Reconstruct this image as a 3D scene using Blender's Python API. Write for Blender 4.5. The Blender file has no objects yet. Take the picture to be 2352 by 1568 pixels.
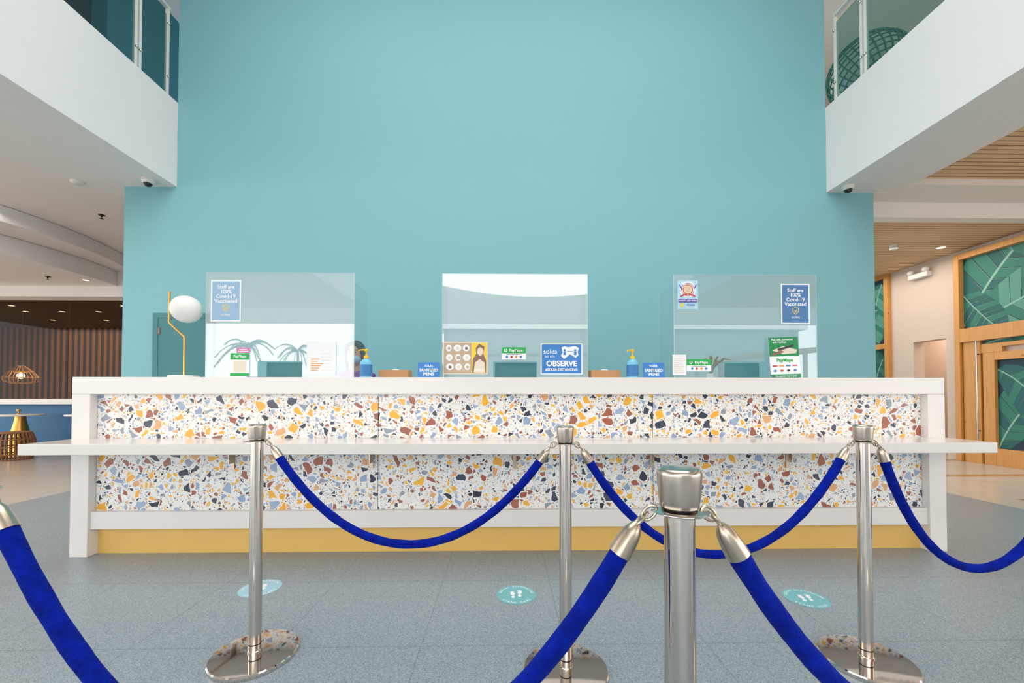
import bpy, bmesh, math, random
from mathutils import Vector, Matrix, Euler
random.seed(7)
D = bpy.data; C = bpy.context; SC = C.scene; COL = SC.collection
R90 = math.pi/2

# ------------------------------------------------------------------ helpers
def lin(c):
    o = []
    for v in c[:3]:
        v = v/255.0
        o.append(v/12.92 if v <= .04045 else ((v+.055)/1.055)**2.4)
    return (o[0], o[1], o[2], 1.0)

def mat(name, c=(200, 200, 200), rough=.5, metal=0.0, noise=0.0, nscale=8.0, bump=0.0, bscale=200.0, emis=None, estr=0.0, spec=.5, sheen=0.0, coat=0.0, linear=None):
    m = D.materials.new(name); m.use_nodes = True
    nt = m.node_tree; b = nt.nodes['Principled BSDF']
    col = linear if linear else lin(c)
    b.inputs['Base Color'].default_value = col
    b.inputs['Roughness'].default_value = rough
    b.inputs['Metallic'].default_value = metal
    b.inputs['Specular IOR Level'].default_value = spec
    b.inputs['Sheen Weight'].default_value = sheen
    if sheen: b.inputs['Sheen Tint'].default_value = (.1, .3, 1, 1)
    b.inputs['Coat Weight'].default_value = coat
    if emis:
        b.inputs['Emission Color'].default_value = lin(emis)
        b.inputs['Emission Strength'].default_value = estr
    tc = nt.nodes.new('ShaderNodeTexCoord')
    n = nt.nodes.new('ShaderNodeTexNoise'); n.inputs['Scale'].default_value = nscale
    n.inputs['Detail'].default_value = 4
    nt.links.new(tc.outputs['Object'], n.inputs['Vector'])
    mx = nt.nodes.new('ShaderNodeMix'); mx.data_type = 'RGBA'
    a = max(noise, .012)
    mx.inputs[6].default_value = tuple(min(1, v*(1-a)) for v in col[:3])+(1,)
    mx.inputs[7].default_value = tuple(min(1, v*(1+a)) for v in col[:3])+(1,)
    nt.links.new(n.outputs['Fac'], mx.inputs[0])
    nt.links.new(mx.outputs[2], b.inputs['Base Color'])
    if bump > 0:
        n2 = nt.nodes.new('ShaderNodeTexNoise'); n2.inputs['Scale'].default_value = bscale
        nt.links.new(tc.outputs['Object'], n2.inputs['Vector'])
        bp = nt.nodes.new('ShaderNodeBump'); bp.inputs['Strength'].default_value = bump
        bp.inputs['Distance'].default_value = .004
        nt.links.new(n2.outputs['Fac'], bp.inputs['Height'])
        nt.links.new(bp.outputs['Normal'], b.inputs['Normal'])
    return m

def clear_mat(name, tint=(1, 1, 1), base=.06, haze=0.02, rough=0.0):
    m = D.materials.new(name); m.use_nodes = True; nt = m.node_tree
    nt.nodes.clear()
    out = nt.nodes.new('ShaderNodeOutputMaterial')
    tr = nt.nodes.new('ShaderNodeBsdfTransparent'); tr.inputs[0].default_value = (*tint, 1)
    gl = nt.nodes.new('ShaderNodeBsdfGlossy'); gl.inputs['Roughness'].default_value = rough
    df = nt.nodes.new('ShaderNodeBsdfDiffuse'); df.inputs[0].default_value = (.92, .93, .93, 1)
    lw = nt.nodes.new('ShaderNodeLayerWeight'); lw.inputs['Blend'].default_value = .5
    pw = nt.nodes.new('ShaderNodeMath'); pw.operation = 'POWER'; pw.inputs[1].default_value = 5
    ma = nt.nodes.new('ShaderNodeMath'); ma.operation = 'MULTIPLY_ADD'; ma.inputs[1].default_value = .8; ma.inputs[2].default_value = base
    nt.links.new(lw.outputs['Facing'], pw.inputs[0]); nt.links.new(pw.outputs[0], ma.inputs[0])
    m1 = nt.nodes.new('ShaderNodeMixShader'); m1.inputs[0].default_value = haze
    nt.links.new(tr.outputs[0], m1.inputs[1]); nt.links.new(df.outputs[0], m1.inputs[2])
    m2 = nt.nodes.new('ShaderNodeMixShader')
    nt.links.new(ma.outputs[0], m2.inputs[0]); nt.links.new(m1.outputs[0], m2.inputs[1]); nt.links.new(gl.outputs[0], m2.inputs[2])
    nt.links.new(m2.outputs[0], out.inputs[0])
    return m

class N:
    def __init__(s, name):
        s.m = D.materials.new(name); s.m.use_nodes = True; s.nt = s.m.node_tree
        s.b = s.nt.nodes['Principled BSDF']
        s.tc = s.add('ShaderNodeTexCoord')
    def add(s, t, **kw):
        n = s.nt.nodes.new(t)
        for k, v in kw.items(): setattr(n, k, v)
        return n
    def link(s, a, b): s.nt.links.new(a, b)
    def math(s, op, a, b=None, c=None):
        n = s.add('ShaderNodeMath', operation=op)
        for i, v in enumerate((a, b, c)):
            if v is None: continue
            if isinstance(v, (int, float)): n.inputs[i].default_value = v
            else: s.link(v, n.inputs[i])
        return n.outputs[0]
    def mix(s, f, a, b):
        n = s.add('ShaderNodeMix', data_type='RGBA')
        if isinstance(f, (int, float)): n.inputs[0].default_value = f
        else: s.link(f, n.inputs[0])
        for i, v in ((6, a), (7, b)):
            if isinstance(v, tuple): n.inputs[i].default_value = v
            else: s.link(v, n.inputs[i])
        return n.outputs[2]

def terrazzo_mat():
    n = N('terrazzo_chips')
    sp = n.add('ShaderNodeSeparateXYZ'); n.link(n.tc.outputs['Object'], sp.inputs[0])
    oi = n.add('ShaderNodeObjectInfo')
    cb = n.add('ShaderNodeCombineXYZ'); n.link(n.math('MULTIPLY_ADD', oi.outputs['Random'], 37.0, sp.outputs[0]), cb.inputs[0]); n.link(sp.outputs[2], cb.inputs[1])
    ns = n.add('ShaderNodeTexNoise'); ns.inputs['Scale'].default_value = 24; n.link(cb.outputs[0], ns.inputs['Vector'])
    va = n.add('ShaderNodeVectorMath', operation='MULTIPLY_ADD'); n.link(ns.outputs['Color'], va.inputs[0])
    va.inputs[1].default_value = (.030, .030, 0); n.link(cb.outputs[0], va.inputs[2])
    cols = [(52, 57, 72), (246, 184, 60), (226, 174, 124), (166, 96, 74), (148, 168, 198), (66, 72, 88), (244, 178, 66), (158, 100, 82), (160, 178, 204), (150, 158, 172)]
    out = lin((240, 240, 237))
    def layer(prev, scale, thr, keep, off):
        o = n.add('ShaderNodeVectorMath', operation='ADD'); n.link(va.outputs[0], o.inputs[0]); o.inputs[1].default_value = (off, off*1.7, 0)
        v1 = n.add('ShaderNodeTexVoronoi', voronoi_dimensions='2D', feature='DISTANCE_TO_EDGE'); v1.inputs['Scale'].default_value = scale
        v2 = n.add('ShaderNodeTexVoronoi', voronoi_dimensions='2D', feature='F1'); v2.inputs['Scale'].default_value = scale
        n.link(o.outputs[0], v1.inputs['Vector']); n.link(o.outputs[0], v2.inputs['Vector'])
        sc = n.add('ShaderNodeSeparateColor'); n.link(v2.outputs['Color'], sc.inputs[0])
        rp = n.add('ShaderNodeValToRGB'); rp.color_ramp.interpolation = 'CONSTANT'
        el = rp.color_ramp.elements
        for i, c in enumerate(cols):
            if i < 2: e = el[i]; e.position = i/len(cols)
            else: e = el.new(i/len(cols))
            e.color = lin(c)
        n.link(sc.outputs[0], rp.inputs[0])
        t = n.math('MULTIPLY_ADD', sc.outputs[1], thr*.7, thr)
        a = n.math('GREATER_THAN', v1.outputs['Distance'], t)
        # a clear white halo around every chip keeps the chips of different sizes apart
        b = n.math('LESS_THAN', sc.outputs[2], keep)
        halo = n.math('MULTIPLY', n.math('GREATER_THAN', v1.outputs['Distance'], n.math('SUBTRACT', t, .09)), b)
        f = n.math('MULTIPLY', a, b)
        return n.mix(f, n.mix(halo, prev, lin((240, 240, 237))), rp.outputs[0])
    out = layer(out, 95, .20, .44, 3.1)
    out = layer(out, 48, .16, .40, 7.7)
    out = layer(out, 27, .135, .36, 1.3)
    out = layer(out, 16.0, .13, .30, 12.9)
    n.link(out, n.b.inputs['Base Color']); n.b.inputs['Roughness'].default_value = .12
    return n.m

def floor_mat():
    n = N('speckled_vinyl_floor')
    sp = n.add('ShaderNodeSeparateXYZ'); n.link(n.tc.outputs['Object'], sp.inputs[0])
    v = n.add('ShaderNodeTexVoronoi', feature='F1'); v.inputs['Scale'].default_value = 340
    n.link(n.tc.outputs['Object'], v.inputs['Vector'])
    sc = n.add('ShaderNodeSeparateColor'); n.link(v.outputs['Color'], sc.inputs[0])
    rp = n.add('ShaderNodeValToRGB'); rp.color_ramp.interpolation = 'CONSTANT'
    el = rp.color_ramp.elements
    cs = [(128, 145, 155), (139, 155, 164), (110, 128, 140), (156, 167, 173), (132, 149, 159), (168, 173, 173)]
    for i, c in enumerate(cs):
        if i < 2: e = el[i]; e.position = i/6
        else: e = el.new(i/6)
        e.color = lin(c)
    n.link(sc.outputs[0], rp.inputs[0])
    def joint(o, off):
        f = n.math('FRACT', n.math('DIVIDE', n.math('ADD', o, off), .6))
        return n.math('LESS_THAN', n.math('ABSOLUTE', n.math('SUBTRACT', f, .5)), .0045)
    j = n.math('MAXIMUM', joint(sp.outputs[0], 60.65), joint(sp.outputs[1], 60.385))
    blue = n.mix(n.math('MULTIPLY', j, .36), rp.outputs[0], lin((80, 92, 100)))
    ns = n.add('ShaderNodeTexNoise'); ns.inputs['Scale'].default_value = 3; n.link(n.tc.outputs['Object'], ns.inputs['Vector'])
    be = n.mix(ns.outputs['Fac'], lin((192, 180, 166)), lin((208, 197, 184)))
    st = n.math('LESS_THAN', n.math('FRACT', n.math('DIVIDE', sp.outputs[1], 1.3)), .12)
    be = n.mix(n.math('MULTIPLY', st, n.math('GREATER_THAN', sp.outputs[0], 5.2)), be, lin((176, 138, 96)))
    side = n.math('GREATER_THAN', n.math('ABSOLUTE', sp.outputs[0]), 4.8)
    c = n.mix(side, blue, be)
    n.link(c, n.b.inputs['Base Color'])
    n.link(n.math('MULTIPLY_ADD', side, -.06, .30), n.b.inputs['Roughness'])
    return n.m

def slat_mat(name, c1, c2, axis, pitch, gap=.18):
    n = N(name)
    sp = n.add('ShaderNodeSeparateXYZ'); n.link(n.tc.outputs['Object'], sp.inputs[0])
    f = n.math('FRACT', n.math('DIVIDE', sp.outputs[axis], pitch))
    g = n.math('LESS_THAN', f, gap)
    ns = n.add('ShaderNodeTexNoise'); ns.inputs['Scale'].default_value = 5; n.link(n.tc.outputs['Object'], ns.inputs['Vector'])
    base = n.mix(ns.outputs['Fac'], lin(c1), lin(tuple(min(255, v+18) for v in c1)))
    c = n.mix(g, base, lin(c2))
    n.link(c, n.b.inputs['Base Color']); n.b.inputs['Roughness'].default_value = .6
    return n.m

def wood_mat(name, c1, c2):
    n = N(name)
    mp = n.add('ShaderNodeMapping'); mp.inputs['Scale'].default_value = (14, 14, 1.2); n.link(n.tc.outputs['Object'], mp.inputs[0])
    ns = n.add('ShaderNodeTexNoise'); ns.inputs['Scale'].default_value = 2.2; ns.inputs['Detail'].default_value = 5; n.link(mp.outputs[0], ns.inputs['Vector'])
    v = n.add('ShaderNodeTexVoronoi'); v.inputs['Scale'].default_value = 5; n.link(n.tc.outputs['Object'], v.inputs['Vector'])
    kn = n.math('LESS_THAN', v.outputs['Distance'], .09)
    c = n.mix(ns.outputs['Fac'], lin(c1), lin(c2))
    c = n.mix(n.math('MULTIPLY', kn, .6), c, lin((110, 60, 25)))
    n.link(c, n.b.inputs['Base Color']); n.b.inputs['Roughness'].default_value = .45
    return n.m

M = {}
M['teal'] = mat('teal_wall_paint', (127, 184, 193), .7, noise=.02, nscale=1.5)
M['teal_dark'] = mat('dark_teal_paint', (66, 128, 134), .6)
M['slot_teal'] = mat('slot_dark_teal', (84, 148, 156), .5)
M['upwall'] = mat('upper_teal_grey', (120, 146, 148), .7)
M['upteal'] = mat('upper_deep_teal', (20, 100, 116), .7)
M['updark'] = mat('upper_dark_green', (24, 38, 32), .5)
M['white'] = mat('white_plaster', (235, 232, 231), .8, noise=.015)
M['counter_white'] = mat('white_solid_surface', (232, 228, 223), .25, noise=.015)
M['shelf_white'] = mat('white_shelf_surface', (222, 218, 213), .16, noise=.015)
M['yellow'] = mat('mustard_kick_plate', (228, 186, 102), .5, noise=.03)
M['terrazzo'] = terrazzo_mat()
M['floor'] = floor_mat()
M['steel'] = mat('polished_steel', (205, 198, 190), .13, 1.0)
M['cap_steel'] = mat('satin_steel_cap', (188, 178, 166), .22, 1.0)
M['mirror_steel'] = mat('mirror_steel', (222, 214, 206), .05, 1.0)
M['steel_dark'] = mat('dark_steel_ring', (60, 58, 56), .3, 1.0)
M['nickel'] = mat('brushed_nickel', (190, 176, 158), .28, 1.0)
M['velvet'] = mat('blue_velvet', (3, 26, 136), .95, noise=.75, nscale=34, bump=1.0, bscale=110, sheen=.10, spec=.1)
M['acrylic'] = clear_mat('acrylic_reflection_haze', (.97, .985, .985), .14, .15)  # diffuse haze paints near-white reflections into the panel
M['acrylic_clear'] = clear_mat('acrylic_weak_reflection_haze', (.97, .985, .985), .10, .06)  # weaker painted reflection haze for the right guard
M['acrylic_side'] = clear_mat('clear_acrylic_side', (.98, .99, .99), .02, .015)
M['rail_glass'] = clear_mat('tinted_rail_glass', (.62, .80, .78), .05, .01)
M['edge'] = mat('acrylic_edge', (206, 228, 230), .3)
M['dark_glass'] = clear_mat('dark_room_glass', (.74, .70, .64), .008, .0)
M['brass'] = mat('brushed_brass', (212, 160, 84), .28, 1.0)
M['globe'] = mat('opal_glass_globe', (236, 236, 232), .35)
M['grey'] = mat('grey_plastic', (70, 84, 88), .5)
M['black'] = mat('black_plastic', (22, 22, 26), .3)
M['offwhite'] = mat('white_plastic', (226, 226, 222), .4)
M['paper'] = mat('white_paper', (236, 238, 240), .7)
M['kraft'] = mat('kraft_board', (190, 142, 98), .8, noise=.06)
M['hinge'] = mat('copper_hinge', (150, 110, 96), .4)
M['blue_label'] = mat('blue_label', (50, 120, 180), .4)
M['blue_liquid'] = mat('blue_gel_plastic', (120, 190, 225), .15)
M['pump'] = mat('yellow_pump_plastic', (240, 190, 20), .35)
M['p_blue'] = mat('poster_blue', (76, 124, 178), .5)
M['p_blue_washed'] = mat('poster_blue_washed', (150, 184, 214), .5)  # poster blue lightened to paint in the reflection washing the left copy
M['p_blue2'] = mat('sign_blue', (56, 126, 198), .5)
M['p_lblue'] = mat('sign_light_blue', (110, 185, 225), .5)
M['p_sky'] = mat('seal_sky_blue', (180, 222, 240), .5)
M['p_purple'] = mat('seal_purple', (92, 70, 170), .5)
M['p_red'] = mat('ink_red', (205, 50, 60), .5)
M['p_orange'] = mat('ink_orange', (240, 150, 60), .5)
M['p_yellow'] = mat('ink_yellow', (245, 206, 70), .5)
M['p_green'] = mat('sign_green', (30, 170, 80), .5)
M['p_green2'] = mat('poster_green', (20, 140, 80), .5)
M['p_pink'] = mat('ink_pink', (214, 110, 170), .5)
M['p_white'] = mat('ink_white', (240, 243, 245), .6)
M['p_brown'] = mat('ink_brown', (136, 108, 88), .6)
M['p_beige'] = mat('ink_beige', (226, 214, 196), .6)
M['p_tan'] = mat('ink_tan', (190, 168, 144), .6)
M['p_dark'] = mat('ink_dark', (50, 60, 70), .6)
M['stick'] = mat('sticker_teal', (116, 184, 190), .5)
M['stick2'] = mat('sticker_pale_blue', (160, 202, 218), .5)
M['skin'] = mat('skin', (205, 155, 130), .55)
M['hair'] = mat('black_hair', (24, 20, 22), .45)
M['mask'] = mat('face_mask_cloth', (150, 195, 225), .7)
M['shirt'] = mat('purple_shirt', (130, 70, 150), .8)
M['pants'] = mat('dark_trousers', (35, 38, 50), .8)
M['leaf'] = mat('plant_leaf', (50, 90, 55), .5)
M['palmleaf'] = mat('palm_frond', (40, 66, 44), .6)
M['bark'] = mat('palm_bark', (90, 80, 66), .8)
M['wood'] = wood_mat('pine_timber', (196, 132, 62), (222, 164, 88))
M['woodceil'] = slat_mat('slatted_wood_ceiling', (214, 180, 140), (134, 100, 70), 1, .075)
M['slatwall'] = slat_mat('dark_slat_wall', (140, 88, 48), (34, 22, 14), 0, .16, .5)
M['beige'] = mat('warm_beige_plaster', (216, 198, 182), .8)
M['bluewall'] = mat('deep_blue_panel', (14, 98, 146), .5)
M['darkroom'] = mat('dark_lounge_paint', (78, 62, 46), .6)
M['wicker'] = mat('wicker', (150, 104, 66), .7, noise=.2, nscale=60)
M['greenw'] = mat('green_wicker', (24, 104, 92), .5)
M['cushion'] = mat('cream_cushion', (220, 218, 205), .9)
M['glow'] = mat('lamp_glow', (255, 230, 190), .5, emis=(255, 222, 170), estr=10)
M['l0'] = mat('mural_navy', (14, 52, 64), .6)
M['l1'] = mat('mural_green', (42, 122, 104), .6)
M['l2'] = mat('mural_teal', (26, 96, 94), .6)
M['l3'] = mat('mural_light', (88, 152, 134), .6)
M['l4'] = mat('mural_rib', (140, 186, 168), .6)
M['pave'] = mat('outdoor_paving', (190, 184, 172), .8)
M['pergola'] = mat('pergola_timber', (170, 136, 100), .7)
M['canopy'] = mat('canopy_fabric', (120, 132, 136), .7)
M['outbuild'] = mat('outdoor_grey_render', (130, 144, 148), .8)

def setp(o, parent=None, label=None, cat=None, group=None, kind=None):
    COL.objects.link(o)
    if parent: o.parent = parent
    if label: o['label'] = label
    if cat and not parent: o['category'] = cat
    if group: o['group'] = group
    if kind: o['kind'] = kind
    return o

def thing(name, loc, label, cat, group=None, rot=(0, 0, 0), scale=1):
    e = D.objects.new(name, None); e.empty_display_size = .1
    e.location = loc; e.rotation_euler = rot; e.scale = (scale,)*3
    return setp(e, None, label, cat, group)

class MB:
    def __init__(s): s.bm = bmesh.new()
    def face(s, vs, m=0):
        try:
            f = s.bm.faces.new(vs); f.material_index = m; f.smooth = True; return f
        except ValueError: return None
    def box(s, x0, x1, y0, y1, z0, z1, m=0, mx=None):
        c = [(x0, y0, z0), (x1, y0, z0), (x1, y1, z0), (x0, y1, z0), (x0, y0, z1), (x1, y0, z1), (x1, y1, z1), (x0, y1, z1)]
        v = [s.bm.verts.new(mx @ Vector(p) if mx else p) for p in c]
        for q in ((3, 2, 1, 0), (4, 5, 6, 7), (0, 1, 5, 4), (1, 2, 6, 5), (2, 3, 7, 6), (3, 0, 4, 7)):
            s.face([v[i] for i in q], m)
        return s
    def lathe(s, prof, o=(0, 0, 0), seg=36, m=0, mx=None):
        rings = []
        for r, z in prof:
            if r < 1e-6: p = Vector((o[0], o[1], o[2]+z)); rings.append([s.bm.verts.new(mx @ p if mx else p)])
            else:
                L = []
                for i in range(seg):
                    a = 2*math.pi*i/seg; p = Vector((o[0]+r*math.cos(a), o[1]+r*math.sin(a), o[2]+z))
                    L.append(s.bm.verts.new(mx @ p if mx else p))
                rings.append(L)
        for A, B in zip(rings, rings[1:]):
            for i in range(seg):
                j = (i+1) % seg
                if len(A) == 1 and len(B) == 1: continue
                if len(A) == 1: s.face([A[0], B[i], B[j]], m)
                elif len(B) == 1: s.face([A[i], A[j], B[0]], m)
                else: s.face([A[i], A[j], B[j], B[i]], m)
        return s
    def tube(s, pts, r, seg=10, m=0, closed=False, flat=1.0):
        pts = [Vector(p) for p in pts]; n = len(pts)
        rs = r if isinstance(r, (list, tuple)) else [r]*n
        T = []
        for i in range(n):
            a = pts[(i-1) % n] if (closed or i > 0) else pts[i]
            b = pts[(i+1) % n] if (closed or i < n-1) else pts[i]
            T.append((b-a).normalized())
        up = Vector((0, 0, 1)) if abs(T[0].z) < .9 else Vector((1, 0, 0))
        u = (up - T[0]*up.dot(T[0])).normalized(); rings = []
        for i in range(n):
            u = (u - T[i]*u.dot(T[i])).normalized(); w = T[i].cross(u)
            rings.append([s.bm.verts.new(pts[i]+(u*math.cos(2*math.pi*k/seg)+w*math.sin(2*math.pi*k/seg)*flat)*rs[i]) for k in range(seg)])
        for i in range(n if closed else n-1):
            A = rings[i]; B = rings[(i+1) % n]
            for k in range(seg):
                j = (k+1) % seg; s.face([A[k], A[j], B[j], B[k]], m)
        if not closed:
            s.face(rings[0][::-1], m); s.face(rings[-1], m)
        return s
    def ball(s, o, r, m=0, seg=20, rg=12):
        if not isinstance(r, (tuple, list)): r = (r, r, r)
        prof = [(math.sin(math.pi*i/rg), -math.cos(math.pi*i/rg)) for i in range(rg+1)]
        mx = Matrix.Translation(o) @ Matrix.Diagonal((r[0], r[1], r[2], 1))
        prof[0] = (0, -1); prof[-1] = (0, 1)
        return s.lathe(prof, seg=seg, m=m, mx=mx)
    def prism(s, poly, y0, y1, m=0):
        a = [s.bm.verts.new((p[0], y0, p[1])) for p in poly]; b = [s.bm.verts.new((p[0], y1, p[1])) for p in poly]
        s.face(a, m); s.face(b[::-1], m)
        for i in range(len(poly)):
            j = (i+1) % len(poly); s.face([a[j], a[i], b[i], b[j]], m)
        return s
    def prismz(s, poly, z0, z1, m=0):
        a = [s.bm.verts.new((p[0], p[1], z0)) for p in poly]; b = [s.bm.verts.new((p[0], p[1], z1)) for p in poly]
        s.face(a[::-1], m); s.face(b, m)
        for i in range(len(poly)):
            j = (i+1) % len(poly); s.face([a[i], a[j], b[j], b[i]], m)
        return s
    def mesh(s, name, mats):
        bmesh.ops.recalc_face_normals(s.bm, faces=s.bm.faces[:])
        me = D.meshes.new(name); s.bm.to_mesh(me); s.bm.free()
        for k in (mats if isinstance(mats, (list, tuple)) else [mats]): me.materials.append(M[k])
        me.set_sharp_from_angle(angle=math.radians(38))
        return me
    def build(s, name, mats, parent=None, loc=(0, 0, 0), rot=(0, 0, 0), bevel=0, **kw):
        o = D.objects.new(name, s.mesh(name, mats)); o.location = loc; o.rotation_euler = rot
        setp(o, parent, **kw)
        if bevel:
            b = o.modifiers.new('bevel', 'BEVEL'); b.width = bevel; b.segments = 2; b.limit_method = 'ANGLE'
        return o

def use(name, me, parent, loc=(0, 0, 0), rot=(0, 0, 0), **kw):
    o = D.objects.new(name, me); o.location = loc; o.rotation_euler = rot
    return setp(o, parent, **kw)

TC = {}
def glyph(body, bold=.0):
    k = (body, bold)
    if k in TC: return TC[k]
    cu = D.curves.new('t', 'FONT'); cu.body = body; cu.size = 1; cu.align_x = 'CENTER'; cu.resolution_u = 3
    cu.offset = bold
    ob = D.objects.new('t', cu); COL.objects.link(ob)
    dg = C.evaluated_depsgraph_get(); me = D.meshes.new_from_object(ob.evaluated_get(dg))
    vs = [v.co.copy() for v in me.vertices]; fs = [tuple(p.vertices) for p in me.polygons]
    D.objects.remove(ob); D.meshes.remove(me); D.curves.remove(cu)
    TC[k] = (vs, fs); return TC[k]

class Flat:
    """flat printed artwork, local XY, each layer a hair above the last"""
    def __init__(s): s.bm = bmesh.new(); s.k = 1; s.mats = []
    def mi(s, m):
        if m not in s.mats: s.mats.append(m)
        return s.mats.index(m)
    def poly(s, pts, m, lift=True):
        vs = [s.bm.verts.new((p[0], p[1], s.k*.0004)) for p in pts]
        try:
            f = s.bm.faces.new(vs); f.material_index = s.mi(m)
        except ValueError: pass
        if lift: s.k += 1
        return s
    def rect(s, x0, x1, y0, y1, m, lift=True): return s.poly([(x0, y0), (x1, y0), (x1, y1), (x0, y1)], m, lift)
    def disc(s, x, y, r, m, ry=None, seg=28, lift=True, rot=0):
        ry = ry or r; c, sn = math.cos(rot), math.sin(rot); P = []
        for i in range(seg):
            a = 2*math.pi*i/seg; u, v = r*math.cos(a), ry*math.sin(a); P.append((x+u*c-v*sn, y+u*sn+v*c))
        return s.poly(P, m, lift)
    def text(s, body, x, y, size, m, rot=0, bold=.0, sx=1.0, wide=None):
        vs, fs = glyph(body, bold)
        if wide:
            w = max(v.x for v in vs)-min(v.x for v in vs); sx = wide/(w*size)
        c, sn = math.cos(rot), math.sin(rot)
        nv = [s.bm.verts.new((x+(v.x*sx*c-v.y*sn)*size, y+(v.x*sx*sn+v.y*c)*size, s.k*.0004)) for v in vs]
        for f in fs:
            try:
                q = s.bm.faces.new([nv[i] for i in f]); q.material_index = s.mi(m)
            except ValueError: pass
        return s
    def arc(s, body, r, size, m, mid, span, inside=False):
        n = len(body)
        for i, ch in enumerate(body):
            if ch == ' ': continue
            f = (i+.5)/n-.5
            a = mid-f*span if not inside else mid+f*span
            rot = a-R90 if not inside else a+R90
            rr = r if not inside else r+size*.7
            s.text(ch, rr*math.cos(a), rr*math.sin(a), size, m, rot=rot, bold=.02)
        return s
    def clip(s, x0, x1, y0, y1):
        for co, no in (((x0, 0, 0), (-1, 0, 0)), ((x1, 0, 0), (1, 0, 0)), ((0, y0, 0), (0, -1, 0)), ((0, y1, 0), (0, 1, 0))):
            bmesh.ops.bisect_plane(s.bm, geom=s.bm.verts[:]+s.bm.edges[:]+s.bm.faces[:], plane_co=co, plane_no=no, clear_outer=True)
        return s
    def build(s, name, parent, loc=(0, 0, 0), rot=(0, 0, 0), **kw):
        me = D.meshes.new(name); s.bm.to_mesh(me); s.bm.free()
        for k in s.mats: me.materials.append(M[k])
        o = D.objects.new(name, me); o.location = loc; o.rotation_euler = rot
        return setp(o, parent, **kw)

def S(mb, name, mats, bevel=0, **k):
    return mb.build(name, mats, None, kind='structure', bevel=bevel, **k)

# ------------------------------------------------------------------ room shell
S(MB().box(-14, 14, -9, 13, -.15, 0), 'floor', 'floor', label='blue-grey speckled vinyl floor with beige side zones')
S(MB().box(-40, 40, -60, 20, -.3, -.16), 'floor_outside', 'pave', label='pale outdoor paving beyond the lobby opening')
wb = MB().box(-4.66, 4.66, 5.0, 5.3, 0, 3.62); wb.box(-4.03, 4.06, 5.0, 5.3, 3.62, 7.0)
S(wb, 'wall_back', 'teal', label='tall plain teal feature wall behind the counter')
S(MB().box(-14, -4.03, -6, 4.998, 3.62, 4.66).box(-14, -4.66, 4.998, 9, 3.62, 4.66), 'ceiling_left', 'white', label='white balcony slab with smooth soffit')
S(MB().box(4.06, 4.95, -6, 4.998, 3.62, 4.70), 'ceiling_right', 'white', label='white balcony edge beam')
S(MB().box(4.95, 14, -6, 4.78, 3.69, 4.70), 'ceiling_slatted', 'woodceil', label='light wood slatted ceiling')
S(MB().box(4.95, 14, 4.78, 5.22, 3.615, 4.70), 'trim_1', 'white', label='white ceiling band')
S(MB().box(4.67, 14, 5.22, 5.36, 3.41, 4.70).box(4.67, 4.95, 5.0, 5.22, 3.615, 4.7), 'trim_2', 'white', label='white dropped ceiling beam')
S(MB().box(4.67, 14, 5.36, 9.5, 3.44, 4.70), 'ceiling_lobby', 'woodceil', label='light wood slatted lounge ceiling')
S(MB().box(-14, 14, -9, 13, 7.0, 7.2), 'ceiling', 'white')
S(MB().box(-14.2, -14, -9, 13, 3.62, 7).box(-14.2, -14, 7.5, 13, 0, 3.62), 'wall_left', 'white')
S(MB().box(14, 14.2, -9, 13, 3.62, 7).box(14, 14.2, 7.5, 13, 0, 3.62), 'wall_right', 'white')
hd = [(-14, 3.75), (14, 3.75), (14, 7.0), (4.6, 7.0)]
for i in range(25):
    t = i/24; hd.append((4.6-8.4*t, 5.05+.45*t*t-.40*math.sin(math.pi*t)))
hd += [(-3.8, 7.0), (-14, 7.0)]
S(MB().prism(hd, -9.2, -9.0), 'wall_front', 'white', label='white header with curved gap shaped for guard reflections')  # unseen header, its gap shaped to brighten the tops of guard reflections
# upstairs walls
S(MB().box(-14, -4.1, 8.6, 8.8, 4.66, 7).box(-5.4, -5.2, 5.3, 8.6, 4.66, 7), 'wall_upper_left', 'upteal', label='deep teal upper corridor wall')
S(MB().box(4.1, 14, 8.6, 8.8, 4.7, 7), 'wall_upper_back', 'upwall')
S(MB().box(-6.2, -6.0, -6, 6.6, 4.66, 7), 'wall_upper_dark', 'updark')
# dropped curved ceiling tiers on the lounge side
def tier(cx, cy, r, z0, z1, name):
    a0 = -math.pi/2*.8; P = []
    a1 = math.asin(min(1, (7.7-cy)/r))
    for i in range(49):
        a = a0+(a1-a0)*i/48; P.append((cx+r*math.cos(a), cy+r*math.sin(a)))
    pts = [(-13.9, P[0][1])]+P+[(-13.9, P[-1][1])]
    return S(MB().prismz(pts, z0, z1), name, 'white', label='white curved dropped ceiling tier')
tier(-10.2, 6.2, 3.5, 3.40, 3.615, 'ceiling_tier_1')
tier(-11.0, 6.9, 3.8, 3.12, 3.395, 'ceiling_tier_2')
S(MB().box(-14, -4.7, 7.7, 8.0, 2.92, 3.62), 'trim_3', 'white', label='white bulkhead over the lounge glazing')
S(MB().box(-14, -4.7, 7.95, 8.1, 0, .90), 'wall_lounge', 'bluewall', label='deep blue low wall under lounge glazing')
S(MB().box(-14, -4.7, 7.82, 8.14, .90, 1.0), 'trim_4', 'counter_white', label='white sill ledge')
S(MB().box(-14, -4.7, 11.4, 11.6, 0, 3.4), 'wall_lounge_back', 'slatwall', label='dark wood slatted lounge wall')
S(MB().box(-14, -4.7, 8.1, 11.4, 2.95, 3.1), 'ceiling_lounge', 'darkroom')
S(MB().box(-4.75, -4.66, 5.3, 12.2, 0, 3.5), 'wall_lounge_side', 'darkroom')
for i, x in enumerate((-10.6, -9.2, -7.8, -6.4)):
    w = S(MB().box(x-.69, x+.69, 8.02, 8.035, 1.0, 2.92), 'window_%d' % (i+1), 'dark_glass', label='tall frameless lounge glass pane')
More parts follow.
